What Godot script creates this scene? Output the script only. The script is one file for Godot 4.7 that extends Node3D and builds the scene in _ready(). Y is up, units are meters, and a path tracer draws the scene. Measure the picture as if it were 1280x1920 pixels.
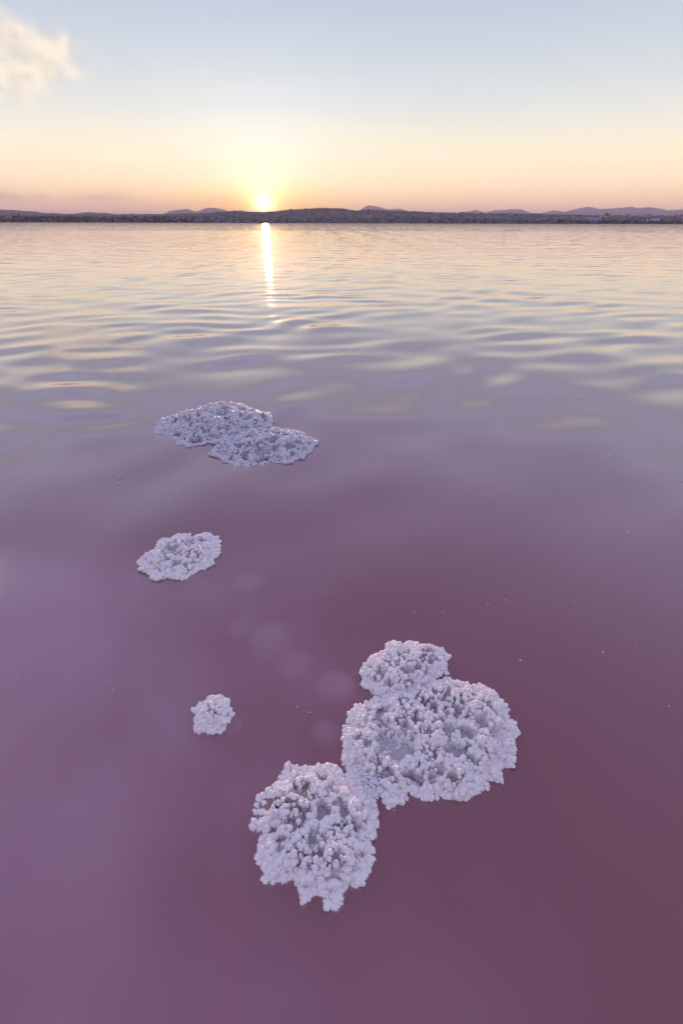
extends Node3D

# ---------------------------------------------------------------- camera numbers
const CAM_Y := 1.1                       # tripod height over the water
const PITCH := 32.42                     # degrees below the horizontal
const ROLL := 0.157
const FOCAL := 853.0                     # in pixels of a 1280 x 1920 frame (about a 16 mm lens)
const SUN_PX := Vector2(495, 386)
const SHORE := 1200.0                    # metres to the far shore
const CREST := 2000.0                    # metres to the low ridge with the town

var cam_basis: Basis
var sun_dir: Vector3
var used := {}

# ---------------------------------------------------------------- small helpers
func ray(px: float, py: float) -> Vector3:
	return (cam_basis * Vector3((px - 640.0) / FOCAL, -(py - 960.0) / FOCAL, -1.0)).normalized()

func on_water(px: float, py: float, level := 0.0) -> Vector3:
	var d := ray(px, py)
	var t := (CAM_Y - level) / -d.y
	return Vector3(d.x * t, level, d.z * t)

func az_of(d: Vector3) -> float:
	return atan2(d.x, -d.z)

func el_of(d: Vector3) -> float:
	return asin(clampf(d.y, -1.0, 1.0))

func lin(r: float, g: float, b: float) -> Color:
	return Color(r, g, b).linear_to_srgb()

func sstep(a: float, b: float, x: float) -> float:
	var t := clampf((x - a) / (b - a), 0.0, 1.0)
	return t * t * (3.0 - 2.0 * t)

func numbered(called: String) -> String:
	var n: int = used.get(called, 0)
	used[called] = n + 1
	return called if n == 0 else "%s_%03d" % [called, n]

func tag(o: Node, label: String, category: String, group := "", kind := "") -> void:
	o.set_meta("label", label)
	o.set_meta("category", category)
	if group:
		o.set_meta("group", group)
	if kind:
		o.set_meta("kind", kind)

func thing(called: String, label: String, category: String, at: Vector3, group := "") -> Node3D:
	var o := Node3D.new()
	o.name = numbered(called)
	add_child(o)
	o.position = at
	tag(o, label, category, group)
	return o

func put(called: String, mesh: Mesh, mat: Material, parent: Node = self) -> MeshInstance3D:
	var o := MeshInstance3D.new()
	o.name = numbered(called) if parent == self else called
	o.mesh = mesh
	if mat:
		o.material_override = mat
	parent.add_child(o, true)
	return o

func structure(called: String, mesh: Mesh, mat: Material) -> MeshInstance3D:
	var o := put(called, mesh, mat)
	o.set_meta("kind", "structure")
	return o

func noise(kind: int, wavelength: float, seed_: int, octaves := 1) -> FastNoiseLite:
	var n := FastNoiseLite.new()
	n.noise_type = kind
	n.seed = seed_
	n.frequency = 1.0 / wavelength
	n.fractal_type = FastNoiseLite.FRACTAL_FBM if octaves > 1 else FastNoiseLite.FRACTAL_NONE
	n.fractal_octaves = octaves
	return n

func cells(wavelength: float, seed_: int, ret: int) -> FastNoiseLite:
	var n := noise(FastNoiseLite.TYPE_CELLULAR, wavelength, seed_)
	n.cellular_distance_function = FastNoiseLite.DISTANCE_EUCLIDEAN
	n.cellular_return_type = ret
	n.cellular_jitter = 0.95
	return n

func array_mesh(v: PackedVector3Array, n: PackedVector3Array, idx: PackedInt32Array, uv := PackedVector2Array(), into: ArrayMesh = null, mat: Material = null) -> ArrayMesh:
	var a := []
	a.resize(Mesh.ARRAY_MAX)
	a[Mesh.ARRAY_VERTEX] = v
	a[Mesh.ARRAY_NORMAL] = n
	a[Mesh.ARRAY_INDEX] = idx
	if uv.size():
		a[Mesh.ARRAY_TEX_UV] = uv
	var m := into if into else ArrayMesh.new()
	m.add_surface_from_arrays(Mesh.PRIMITIVE_TRIANGLES, a)
	if mat:
		m.surface_set_material(m.get_surface_count() - 1, mat)
	return m

# ================================================================ the scene
func _ready() -> void:
	set_camera()
	set_sky_and_sun()
	build_water()
	build_far_land()
	build_town()
	build_salt()
	build_small_things()

# ---------------------------------------------------------------- camera, sky, sun
func set_camera() -> void:
	var cam := Camera3D.new()
	cam.name = "camera"
	cam_basis = Basis.from_euler(Vector3(deg_to_rad(-PITCH), 0, 0)) * Basis(Vector3(0, 0, 1), deg_to_rad(ROLL))
	cam.transform = Transform3D(cam_basis, Vector3(0, CAM_Y, 0))
	cam.fov = rad_to_deg(2.0 * atan(960.0 / FOCAL))
	cam.near = 0.05
	cam.far = 40000.0
	add_child(cam)
	cam.current = true
	sun_dir = ray(SUN_PX.x, SUN_PX.y)

func gradient(stops: Array, x: float) -> Vector3:
	for i in range(1, stops.size()):
		if x <= stops[i][0]:
			var t: float = clampf((x - stops[i - 1][0]) / (stops[i][0] - stops[i - 1][0]), 0.0, 1.0)
			return (stops[i - 1][1] as Vector3).lerp(stops[i][1], t)
	return stops[-1][1]

func sky_picture() -> ImageTexture:
	var w := 2048
	var h := 1024
	var data := PackedFloat32Array()
	data.resize(w * h * 3)
	# degrees above the horizon, colour of the clear sky
	var stops := [[0.0, Vector3(1.20, 0.70, 0.42)], [1.6, Vector3(1.26, 0.83, 0.48)], [3.2, Vector3(1.30, 1.00, 0.64)], [5.3, Vector3(1.18, 1.02, 0.74)], [7.3, Vector3(1.00, 0.96, 0.81)], [9.3, Vector3(0.83, 0.86, 0.84)],
		[12.7, Vector3(0.66, 0.73, 0.80)], [16.0, Vector3(0.55, 0.63, 0.76)], [21.0, Vector3(0.70, 0.80, 1.12)], [30.0, Vector3(0.66, 0.70, 1.12)], [55.0, Vector3(0.47, 0.46, 0.77)], [90.0, Vector3(0.37, 0.36, 0.62)]]
	var rows := []
	for k in 361:
		rows.append(gradient(stops, k * 0.25))
	var big := noise(FastNoiseLite.TYPE_SIMPLEX_SMOOTH, 0.065, 11, 5)
	var wisp := noise(FastNoiseLite.TYPE_SIMPLEX_SMOOTH, 0.05, 12, 4)
	var high := noise(FastNoiseLite.TYPE_SIMPLEX_SMOOTH, 0.30, 13, 5)
	# cumulus patches: pixel centre, half sizes in radians, strength
	var puffs := []
	for p in [[0, 114, 0.056, 0.044, 1.25], [70, 105, 0.085, 0.035, 0.45], [126, 90, 0.024, 0.013, 0.85], [92, 137, 0.024, 0.015, 1.0], [150, 135, 0.022, 0.009, 0.7], [45, 68, 0.06, 0.009, 0.55], [380, 138, 0.012, 0.006, 0.5], [-90, 100, 0.08, 0.05, 1.2]]:
		var d := ray(p[0], p[1])
		puffs.append([az_of(d), el_of(d), p[2], p[3], p[4]])
	var low_streak := el_of(ray(80, 268))
	var band := el_of(ray(100, 368))
	var saz := az_of(sun_dir)
	var sel := el_of(sun_dir)
	var at := 0
	for j in h:
		var el := (0.5 - (j + 0.5) / h) * PI
		var deg := rad_to_deg(el)
		if deg < -3.0:
			for i in w:
				data[at] = 0.50; data[at + 1] = 0.40; data[at + 2] = 0.44
				at += 3
			continue
		var k0: float = clampf(deg, 0.0, 89.9) * 4.0
		var base: Vector3 = (rows[int(k0)] as Vector3).lerp(rows[int(k0) + 1], k0 - int(k0))
		var tint := Vector3(1.0, 0.46, 0.07).lerp(Vector3(1.0, 0.82, 0.74), sstep(0.5, 3.5, deg)).lerp(Vector3(1.0, 0.96, 0.94), sstep(3.0, 9.0, deg))
		var cel := cos(el)
		for i in w:
			var az := wrapf((i + 0.5) / w * TAU, -PI, PI)     # the picture's left edge lies straight ahead, at -z
			var cosd := sin(el) * sin(sel) + cel * cos(sel) * cos(az - saz)
			var d := rad_to_deg(acos(clampf(cosd, -1.0, 1.0)))
			var c := base
			if d > 60.0:
				c *= 1.0 - 0.28 * sstep(60.0, 170.0, d)     # the sky opposite the setting sun is dimmer
			else:
				c += tint * (0.37 * exp(-pow(d / 6.0, 1.2)))
				c.z *= 1.0 - 0.70 * exp(-pow(d / 7.0, 2.0)) * sstep(4.5, 0.0, deg)
				var low := exp(-pow(rad_to_deg(az - saz) / 13.0, 2.0)) * exp(-maxf(deg, 0.0) / 2.6)
				c += Vector3(0.45, 0.12, -0.16) * low      # the orange band along the horizon
				c.y *= 1.0 - 0.06 * exp(-pow(d / 5.0, 2.0))
				if d < 6.0:
					c += Vector3(1.0, 0.58, 0.20) * (1.3 * exp(-pow(d / 2.2, 1.3))) + Vector3(1.0, 0.78, 0.45) * (5.0 * exp(-pow(d / 0.75, 1.3)))
			if deg > 0.5 and absf(az) < 1.3 and deg < 22.0:
				# broken cumulus on the left
				if az < -0.1 and deg > 8.0:
					var dens := 0.0
					for p in puffs:
						var u: float = (az - p[0]) / p[2]
						var v: float = (el - p[1]) / p[3]
						var q := u * u + v * v
						if q < 4.0:
							dens += p[4] * exp(-q * 1.2)
					if dens > 0.02:
						var f := big.get_noise_2d(az * 1.0, el * 1.5)
						var f2 := big.get_noise_2d(az + 0.012, el * 1.5 + 0.012)
						var cov := sstep(0.02, 1.25, dens * (0.85 + 1.1 * f))
						var lit := clampf(0.65 + 0.9 * (f - f2) + 0.4 * f, 0.0, 1.0)
						c = c.lerp(Vector3(0.86, 0.74, 0.62).lerp(Vector3(1.14, 0.99, 0.79), lit), cov * 0.8)
				# long thin streaks lower down
				if az < 0.05 and deg < 10.0:
					var a := sstep(0.0, -0.75, az)
					var s := wisp.get_noise_2d(az * 0.30 + el * 0.15, el * 2.0)
					var g1 := exp(-pow((el - low_streak - (az + 0.6) * -0.03) / 0.020, 2.0))
					c = c.lerp(Vector3(1.32, 1.12, 0.86), clampf(s * 1.8 + 0.25, 0.0, 1.0) * g1 * a * 0.85)
					var g2 := exp(-pow((el - band) / 0.012, 2.0))
					c = c.lerp(Vector3(0.62, 0.42, 0.39), clampf(s * 1.3 + 0.45, 0.0, 1.0) * g2 * a * 0.7)
			elif deg >= 22.0 and az > -2.2 and az < -0.2:
				# the same broken cloud goes on up over the left of the frame, as its reflections show
				var up: float = pow((az + 0.85) / 0.085, 2.0) + pow((el - 0.52) / 0.07, 2.0)
				c = c.lerp(Vector3(1.35, 1.15, 0.95), sstep(0.2, 0.8, exp(-up) + 0.25 * big.get_noise_2d(az, el)))
				var m := sstep(22.0, 26.0, deg) * sstep(80.0, 55.0, deg) * sstep(-0.45, -1.4, az) * sstep(-2.2, -1.6, az)
				if m > 0.01:
					var f3 := high.get_noise_2d(az * cel, el)
					c = c.lerp(Vector3(0.80, 0.74, 0.88), sstep(-0.7, 0.7, f3) * m * 0.6)
			data[at] = c.x; data[at + 1] = c.y; data[at + 2] = c.z
			at += 3
	return ImageTexture.create_from_image(Image.create_from_data(w, h, false, Image.FORMAT_RGBF, data.to_byte_array()))

func set_sky_and_sun() -> void:
	var env := Environment.new()
	env.background_mode = Environment.BG_SKY
	env.sky = Sky.new()
	var pan := PanoramaSkyMaterial.new()
	pan.panorama = sky_picture()
	env.sky.sky_material = pan
	env.background_energy_multiplier = 1.0
	env.tonemap_mode = Environment.TONE_MAPPER_LINEAR
	env.tonemap_exposure = 1.0
	env.sdfgi_enabled = true
	env.ssao_enabled = true
	env.ssil_enabled = true
	env.fog_enabled = true
	env.fog_mode = Environment.FOG_MODE_EXPONENTIAL
	env.fog_density = 0.00012
	env.fog_light_color = Color(0.92, 0.86, 0.96)
	env.volumetric_fog_enabled = true
	env.volumetric_fog_density = 0.0
	var we := WorldEnvironment.new()
	we.name = "world_environment"
	we.environment = env
	add_child(we)
	var sun := DirectionalLight3D.new()
	sun.name = "sun"
	sun.light_energy = 1.6
	sun.light_color = Color(1.0, 0.78, 0.52)
	sun.light_angular_distance = 0.55
	sun.shadow_enabled = true
	sun.transform.basis = Basis.looking_at(-sun_dir, Vector3.UP)
	add_child(sun)

# ---------------------------------------------------------------- water
var waves := []
var rings := []

func make_waves() -> void:
	var rng := RandomNumberGenerator.new()
	rng.seed = 41
	# wavelength, slope, spread of the directions, kind (0 swell everywhere, 1 ripples that grow away from the shore, 2 fine ripples further out, 3 far streaks)
	for i in 3:
		waves.append(wave(rng, rng.randf_range(0.9, 1.6), 0.010, 0.7, 0))
	for i in 8:
		waves.append(wave(rng, rng.randf_range(0.40, 1.05), 0.0150, 0.95, 1))
	for i in 6:
		waves.append(wave(rng, rng.randf_range(0.11, 0.24), 0.0045, 0.7, 2))
	for i in 5:
		waves.append(wave(rng, rng.randf_range(0.55, 1.0), 0.017, 1.15, 4))
	for q in [[430, 800, 0.55, 0.028], [520, 840, 0.75, 0.028], [337, 1045, 0.40, 0.014]]:
		var c := on_water(q[0], q[1])
		var k: float = TAU / q[2]
		rings.append([Vector2(c.x, c.z), k, q[3] / k, rng.randf() * TAU])
	for i in 4:
		waves.append(wave(rng, rng.randf_range(2.5, 6.0), 0.0022, 0.6, 3))

func wave(rng: RandomNumberGenerator, length: float, slope: float, spread: float, kind: int) -> Array:
	var a := rng.randf_range(-spread, spread)
	var k := TAU / length
	return [sin(a) * k, cos(a) * k, rng.randf() * TAU, slope / k, kind]

func water_at(x: float, z: float, r: float, patch: FastNoiseLite) -> Array:
	var p := patch.get_noise_2d(x, z)
	# gusts roughen the far water in long patches
	var gust := 1.0 + 0.9 * patch.get_noise_2d(x * 0.07 + 50.0, z * 0.035) * sstep(8.0, 30.0, r)
	var grow := [0.55 + 0.45 * sstep(1.0, 3.0, r), (0.06 + 0.94 * sstep(0.9, 4.6, r)) * (1.0 - 0.6 * sstep(5.5, 12.0, r)) * (0.85 + 0.7 * p) * gust, sstep(5.0, 13.0, r) * (0.8 + 0.9 * p) * gust, sstep(6.0, 20.0, r) * gust, sstep(1.1, 2.3, r) * (1.0 - 0.6 * sstep(4.0, 9.0, r)) * (1.0 + 0.5 * p)]
	var fade := 1.0 - 0.8 * sstep(90.0, 500.0, r)
	var y := 0.0
	var sx := 0.0
	var sz := 0.0
	# the wave fronts bend a little, so that the crests are curved
	var bx := x + 0.12 * p
	var bz := z + 0.20 * x * x / (r + 3.0) + 0.25 * p
	for w in waves:
		var g: float = grow[w[4]] * fade
		if g < 0.01:
			continue
		var ph: float = w[0] * bx + w[1] * bz + w[2]
		var a: float = w[3] * g
		y += a * sin(ph)
		var c := a * cos(ph)
		sx += c * w[0]
		sz += c * w[1]
	# rings that spread from the far salt crust
	for ring in rings:
		var to: Vector2 = Vector2(x, z) - ring[0]
		var rho := to.length()
		if rho > 0.05 and rho < 5.0:
			var a: float = ring[2] * sstep(0.15, 0.5, rho) * exp(-rho / 1.6)
			var ph: float = ring[1] * rho + ring[3] + 1.2 * p
			y += a * sin(ph)
			var c: float = a * cos(ph) * ring[1] / rho
			sx += c * to.x
			sz += c * to.y
	return [y, sx, sz]

func ripple_normals() -> ImageTexture:
	# tile of small random waves for the water too far off for its ripples to be built one by one
	var n := 512
	var size := 6.0
	var rng := RandomNumberGenerator.new()
	rng.seed = 77
	var set_ := []
	for i in 14:
		var kz := rng.randi_range(9, 34)
		var kx := int(round(rng.randf_range(-0.6, 0.6) * kz))
		var k := TAU / size * sqrt(float(kx * kx + kz * kz))
		set_.append([kx, kz, rng.randf() * TAU, 0.012, kx * TAU / size / k, kz * TAU / size / k])
	var bytes := PackedByteArray()
	bytes.resize(n * n * 3)
	var at := 0
	for j in n:
		for i in n:
			var sx := 0.0
			var sz := 0.0
			for s in set_:
				var c: float = s[3] * cos(TAU * (s[0] * i + s[1] * j) / n + s[2])
				sx += c * s[4]
				sz += c * s[5]
			bytes[at] = int(round(clampf(0.5 - sx * 2.0, 0, 1) * 255))
			bytes[at + 1] = int(round(clampf(0.5 - sz * 2.0, 0, 1) * 255))
			bytes[at + 2] = 255
			at += 3
	return ImageTexture.create_from_image(Image.create_from_data(n, n, false, Image.FORMAT_RGB8, bytes))

func water_material(far: bool) -> StandardMaterial3D:
	var m := StandardMaterial3D.new()
	m.resource_name = "pink brine"
	m.transparency = BaseMaterial3D.TRANSPARENCY_ALPHA
	var c := lin(0.32, 0.070, 0.094)
	c.a = 0.58
	m.albedo_color = c
	m.roughness = 0.04
	m.metallic_specular = 0.7
	m.rim_enabled = true          # added sheen, brightens the water at grazing angles in place of reflected sky
	m.rim = 0.3
	m.rim_tint = 0.0
	m.clearcoat_enabled = true
	m.clearcoat = 1.0
	m.clearcoat_roughness = 0.04
	if far:
		m.roughness = 0.08
		m.normal_enabled = true
		m.normal_texture = ripple_normals()
		m.normal_scale = 0.25
	return m

func build_water() -> void:
	make_waves()
	var patch := noise(FastNoiseLite.TYPE_SIMPLEX_SMOOTH, 2.2, 5, 2)
	# angles: fine ahead of the camera, coarse to the sides and behind
	var angles := []
	var a := -PI
	while a < PI - 0.001:
		angles.append(a)
		a += 0.0045 if absf(a) < 0.95 else 0.05
	angles.append(PI)
	var radii := [0.03]
	while radii[-1] < 90.0:
		var r: float = radii[-1]
		radii.append(r + (0.024 if r < 9.0 else 0.024 * r / 9.0))
	var near_rings := radii.size()
	while radii[-1] < 1600.0:
		radii.append(radii[-1] * 1.012 + 0.05)
	var mesh := ArrayMesh.new()
	var n := angles.size()
	for part in 2:
		var from := 0 if part == 0 else near_rings - 1
		var to := near_rings - 1 if part == 0 else radii.size() - 1
		var v := PackedVector3Array()
		var nn := PackedVector3Array()
		var uv := PackedVector2Array()
		var idx := PackedInt32Array()
		for i in range(from, to + 1):
			var r: float = radii[i]
			for k in n:
				var x := r * sin(angles[k])
				var z := -r * cos(angles[k])
				if absf(angles[k]) > 1.0:
					v.append(Vector3(x, 0, z)); nn.append(Vector3.UP)
				else:
					var q := water_at(x, z, r, patch)
					v.append(Vector3(x, q[0], z))
					nn.append(Vector3(-q[1], 1.0, -q[2]).normalized())
				uv.append(Vector2(x / 6.0, z / 6.0))
		for i in range(to - from):
			for k in n - 1:
				var b := i * n + k
				idx.append_array([b, b + n, b + 1, b + 1, b + n, b + n + 1])
		array_mesh(v, nn, idx, uv, mesh, water_material(part == 1))
	var w := put("water", mesh, null)
	w.set_meta("kind", "structure")
	# what makes the brine cloudy: a volume of fine pink particles under the surface
	# (its top lies lower further out, where the waves have deeper troughs)
	var fm := FogMaterial.new()
	fm.albedo = lin(0.86, 0.34, 0.42)
	fm.density = 18.0
	for box in [[-1.7, 1.0, -0.007, 6.0], [-50.0, -1.7, -0.018, 60.0]]:
		var fog := FogVolume.new()
		fog.name = numbered("cloudy_brine")
		fog.shape = RenderingServer.FOG_VOLUME_SHAPE_BOX
		fog.size = Vector3(box[3], 0.52 + box[2], box[1] - box[0])
		fog.position = Vector3(0, (box[2] - 0.52) * 0.5, (box[0] + box[1]) * 0.5)
		fog.material = fm
		tag(fog, "cloudy pink brine under the surface of the lake", "water", "cloudy brine", "stuff")
		add_child(fog)
	# the pale salt bed, close under the surface towards the left and falling away to the right
	var lump := noise(FastNoiseLite.TYPE_SIMPLEX_SMOOTH, 0.35, 15, 3)
	var bv := PackedVector3Array()
	for i in 81:
		for j in 61:
			var x := -2.4 + i * 0.06
			var z := 0.5 - j * 0.06
			var uneven := lump.get_noise_2d(x, z)
			var far_off := clampf((x - 0.25 * z + 0.60 + 0.30 * uneven) / 1.7, 0.0, 1.0)
			var deep := 0.009 * pow(20.0, far_off) + 0.20 * sstep(1.2, 2.6, -z) + 0.004 * uneven
			bv.append(Vector3(x, -deep, z))
	var salt_bed := StandardMaterial3D.new()
	salt_bed.albedo_color = lin(0.74, 0.62, 0.80)
	salt_bed.roughness = 0.9
	structure("salt_bed", grid(bv, 81, 61), salt_bed)
	# lake bed and land under everything, out to the horizon
	var bed := PlaneMesh.new()
	bed.size = Vector2(24000, 24000)
	bed.subdivide_width = 8
	bed.subdivide_depth = 8
	var bm := StandardMaterial3D.new()
	bm.albedo_color = lin(0.16, 0.10, 0.12)
	bm.roughness = 1.0
	var g := structure("ground", bed, bm)
	g.position = Vector3(0, -0.6, -4000)

# ---------------------------------------------------------------- far shore
func crest_line(pts: Array) -> Curve:
	return null

var ridge_px := [[-500, 397], [-300, 390], [-120, 391], [0, 393], [37, 394.3], [50, 395.8], [72, 396.7], [86, 399.5], [107, 399.5], [130, 401.7], [150, 400], [170, 397.2], [187, 399.5], [205, 399.5], [220, 402], [250, 401], [262, 403], [320, 402.5]]
var town_px := [[-500, 406], [-200, 405], [0, 404.5], [80, 404], [200, 404.5], [320, 402.5], [395, 400.7], [425, 398.5], [442, 397], [455, 398.6], [480, 398.8], [495, 399], [520, 397.5], [545, 395], [570, 393.2], [607, 392], [640, 393], [662, 396.7], [690, 395], [715, 396.5], [752, 398], [777, 398], [802, 400], [865, 400.7], [915, 401.7], [960, 402.3],
	[1055, 404], [1110, 405.5], [1185, 406.5], [1280, 407.5], [1500, 407], [1800, 405]]
var west_mountain_px := [[300, 404], [313, 399], [320, 395], [335, 393.2], [352, 391.2], [360, 394], [367, 397], [376, 395], [387, 390], [402, 389.2], [415, 391.2], [430, 396], [440, 396.5], [455, 394.3], [462, 396], [470, 398], [490, 404]]
var peak_px := [[640, 404], [665, 398], [675, 394.5], [681, 388.7], [689, 384.5], [702, 385.7], [715, 389.2], [725, 392.5], [735, 392.2], [747, 390.7], [762, 395], [770, 397.5], [787, 397], [815, 397.6], [845, 398], [865, 398.7], [890, 393], [902, 397.5], [915, 402]]
var east_range_px := [[895, 404], [905, 399], [927, 393.7], [945, 394], [960, 392], [975, 392.5], [992, 398.7], [1010, 400.5], [1035, 393.7], [1057, 397], [1080, 390.5], [1100, 387.5], [1120, 391.7], [1140, 391], [1165, 388.5], [1180, 387.5], [1190, 390.5], [1210, 388.2], [1230, 390.5], [1247, 394.5], [1262, 393.7], [1280, 392], [1400, 389], [1600, 391], [1900, 396]]

func along(pts: Array, x: float) -> float:
	for i in range(1, pts.size()):
		if x <= pts[i][0]:
			var t := clampf((x - pts[i - 1][0]) / float(pts[i][0] - pts[i - 1][0]), 0.0, 1.0)
			return lerpf(pts[i - 1][1], pts[i][1], t)
	return pts[-1][1]

# crest height in metres, for a distance, in the direction of column px
func crest_height(pts: Array, px: float, dist: float) -> float:
	var d := ray(px, along(pts, px))
	return CAM_Y + dist * d.y / Vector2(d.x, d.z).length()

func town_height(px: float, dist: float, bumps: FastNoiseLite) -> float:
	var top := crest_height(town_px, px, CREST)
	var t := clampf((dist - SHORE) / (CREST - SHORE), 0.0, 1.0)
	var s := 0.30 * sstep(0.0, 0.1, t) * 12.0 / maxf(top, 12.0) + t * t * (3.0 - 2.0 * t)
	s = minf(s, 1.0)
	var d := ray(px, 400)
	var flat := Vector2(d.x, d.z).normalized() * dist
	return -0.3 + (top + 0.3) * s + bumps.get_noise_2d(flat.x, flat.y) * 2.0 * sin(PI * t)

func range_mesh(pts: Array, dist: float, front: float, back: float, rough: float, step: float, seed_: int) -> ArrayMesh:
	var bumps := noise(FastNoiseLite.TYPE_SIMPLEX_SMOOTH, front * 0.5, seed_, 5)
	var v := PackedVector3Array()
	var cols := 0
	var rows := 12
	var px: float = pts[0][0]
	var fine := noise(FastNoiseLite.TYPE_SIMPLEX_SMOOTH, dist * 0.012, seed_ + 1, 4)
	while px <= pts[-1][0]:
		var d := ray(px, 405)
		var flat := Vector2(d.x, d.z).normalized()
		var top := crest_height(pts, px, dist)
		for j in rows:
			var t := j / float(rows - 1)
			var r := lerpf(dist - front, dist + back, t)
			var crest := front / (front + back)
			var s := t / crest if t < crest else (1.0 - t) / (1.0 - crest)
			s = pow(sstep(-0.15, 1.0, s), 1.1)
			var p := flat * r
			var y := top * s * (1.0 + rough * bumps.get_noise_2d(p.x, p.y) * (1.0 - s)) + fine.get_noise_2d(p.x, p.y) * dist * 0.0006 * s
			if j == 0 or j == rows - 1:
				y = -5.0
			v.append(Vector3(p.x, y, p.y))
		cols += 1
		px += step
	return grid(v, cols, rows)

func grid(v: PackedVector3Array, cols: int, rows: int) -> ArrayMesh:
	var st := SurfaceTool.new()
	st.begin(Mesh.PRIMITIVE_TRIANGLES)
	st.set_smooth_group(0)
	for p in v:
		st.add_vertex(p)
	for i in cols - 1:
		for j in rows - 1:
			var a := i * rows + j
			for q in [a, a + 1, a + rows, a + 1, a + rows + 1, a + rows]:
				st.add_index(q)
	st.generate_normals()
	return st.commit()

func land_material(a: Color, b: Color, scale: float, seed_: int) -> StandardMaterial3D:
	var m := StandardMaterial3D.new()
	var t := NoiseTexture2D.new()
	t.width = 512
	t.height = 512
	t.seamless = true
	t.noise = noise(FastNoiseLite.TYPE_SIMPLEX_SMOOTH, 40.0, seed_, 5)
	var g := Gradient.new()
	g.set_color(0, a)
	g.set_color(1, b)
	t.color_ramp = g
	m.albedo_texture = t
	m.uv1_triplanar = true
	m.uv1_world_triplanar = true
	m.uv1_scale = Vector3.ONE / scale
	m.roughness = 1.0
	return m

var town_bumps: FastNoiseLite

func build_far_land() -> void:
	town_bumps = noise(FastNoiseLite.TYPE_SIMPLEX_SMOOTH, 130.0, 21, 3)
	var rock := land_material(lin(0.10, 0.075, 0.07), lin(0.20, 0.16, 0.14), 900.0, 3)
	var scrub := land_material(lin(0.045, 0.034, 0.028), lin(0.085, 0.064, 0.048), 260.0, 4)
	structure("mountain_range", range_mesh(west_mountain_px, 7000.0, 1100.0, 1100.0, 0.35, 3.0, 31), rock)
	structure("mountain_range", range_mesh(peak_px, 7600.0, 1200.0, 1100.0, 0.35, 3.0, 32), rock)
	structure("mountain_range", range_mesh(east_range_px, 8200.0, 1300.0, 1300.0, 0.35, 4.0, 33), rock)
	structure("hills", range_mesh(ridge_px, 3300.0, 1000.0, 700.0, 0.5, 4.0, 34), scrub)
	# the low land with the town, from the waterline up to its ridge
	var v := PackedVector3Array()
	var cols := 0
	var rows := 30
	var px := -500.0
	while px <= 1800.0:
		var d := ray(px, 405)
		var flat := Vector2(d.x, d.z).normalized()
		for j in rows:
			var r: float = lerpf(SHORE - 12.0, CREST, j / 22.0) if j < 23 else lerpf(CREST, CREST + 500.0, (j - 22) / 7.0)
			var y := town_height(px, r, town_bumps) if r <= CREST else (crest_height(town_px, px, CREST)) * (1.0 - sstep(0.0, 1.2, (r - CREST) / 500.0)) - 1.0
			if j == 0:
				y = -0.5
			v.append(Vector3(flat.x * r, y, flat.y * r))
		cols += 1
		px += 5.0
	structure("far_shore", grid(v, cols, rows), scrub)
	# pale pink salt beach along the far waterline
	v = PackedVector3Array()
	cols = 0
	px = -500.0
	var wob := noise(FastNoiseLite.TYPE_SIMPLEX_SMOOTH, 60.0, 9, 3)
	while px <= 1800.0:
		var d := ray(px, 405)
		var flat := Vector2(d.x, d.z).normalized()
		var far := SHORE - 4.0 + wob.get_noise_1d(px) * 6.0
		for q in [[-34.0, -0.4], [-24.0, 0.12], [-6.0, 0.75], [8.0, 0.9], [14.0, -0.4]]:
			v.append(Vector3(flat.x * (far + q[0]), q[1], flat.y * (far + q[0])))
		cols += 1
		px += 8.0
	var bm := StandardMaterial3D.new()
	bm.albedo_color = lin(0.48, 0.26, 0.24)
	bm.roughness = 1.0
	structure("salt_beach", grid(v, cols, 5), bm)

# where on the far land a pixel falls: the column, and how far up the slope
func on_land(px: float, t: float) -> Vector3:
	var r := lerpf(SHORE, CREST, t)
	var d := ray(px, 405)
	var flat := Vector2(d.x, d.z).normalized() * r
	return Vector3(flat.x, town_height(px, r, town_bumps), flat.y)

# the slope share t at which the land shows at pixel row py
func share_at(px: float, py: float) -> float:
	for k in 60:
		var t := k / 60.0
		var p := on_land(px, t)
		var d := ray(px, py)
		if (p.y - CAM_Y) / Vector2(p.x, p.z).length() >= d.y / Vector2(d.x, d.z).length():
			return t
	return 0.95

func add_box(st: SurfaceTool, lo: Vector3, hi: Vector3) -> void:
	var c := [Vector3(lo.x, lo.y, lo.z), Vector3(hi.x, lo.y, lo.z), Vector3(hi.x, lo.y, hi.z), Vector3(lo.x, lo.y, hi.z), Vector3(lo.x, hi.y, lo.z), Vector3(hi.x, hi.y, lo.z), Vector3(hi.x, hi.y, hi.z), Vector3(lo.x, hi.y, hi.z)]
	for f in [[0, 1, 5, 4], [1, 2, 6, 5], [2, 3, 7, 6], [3, 0, 4, 7], [4, 5, 6, 7], [3, 2, 1, 0]]:
		for q in [0, 2, 1, 0, 3, 2]:
			st.add_vertex(c[f[q]])

func add_gable(st: SurfaceTool, w: float, d: float, y: float, rise: float) -> void:
	var a := Vector3(-w, y, d); var b := Vector3(w, y, d); var c := Vector3(w, y, -d); var e := Vector3(-w, y, -d)
	var r0 := Vector3(-w, y + rise, 0); var r1 := Vector3(w, y + rise, 0)
	for p in [a, r1, b, a, r0, r1, c, r0, e, c, r1, r0, a, e, r0, b, r1, c, a, b, c, a, c, e]:
		st.add_vertex(p)

func plain(c: Color, rough := 0.9) -> StandardMaterial3D:
	var m := StandardMaterial3D.new()
	m.albedo_color = c
	m.roughness = rough
	return m

var window_mat: StandardMaterial3D

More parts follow.
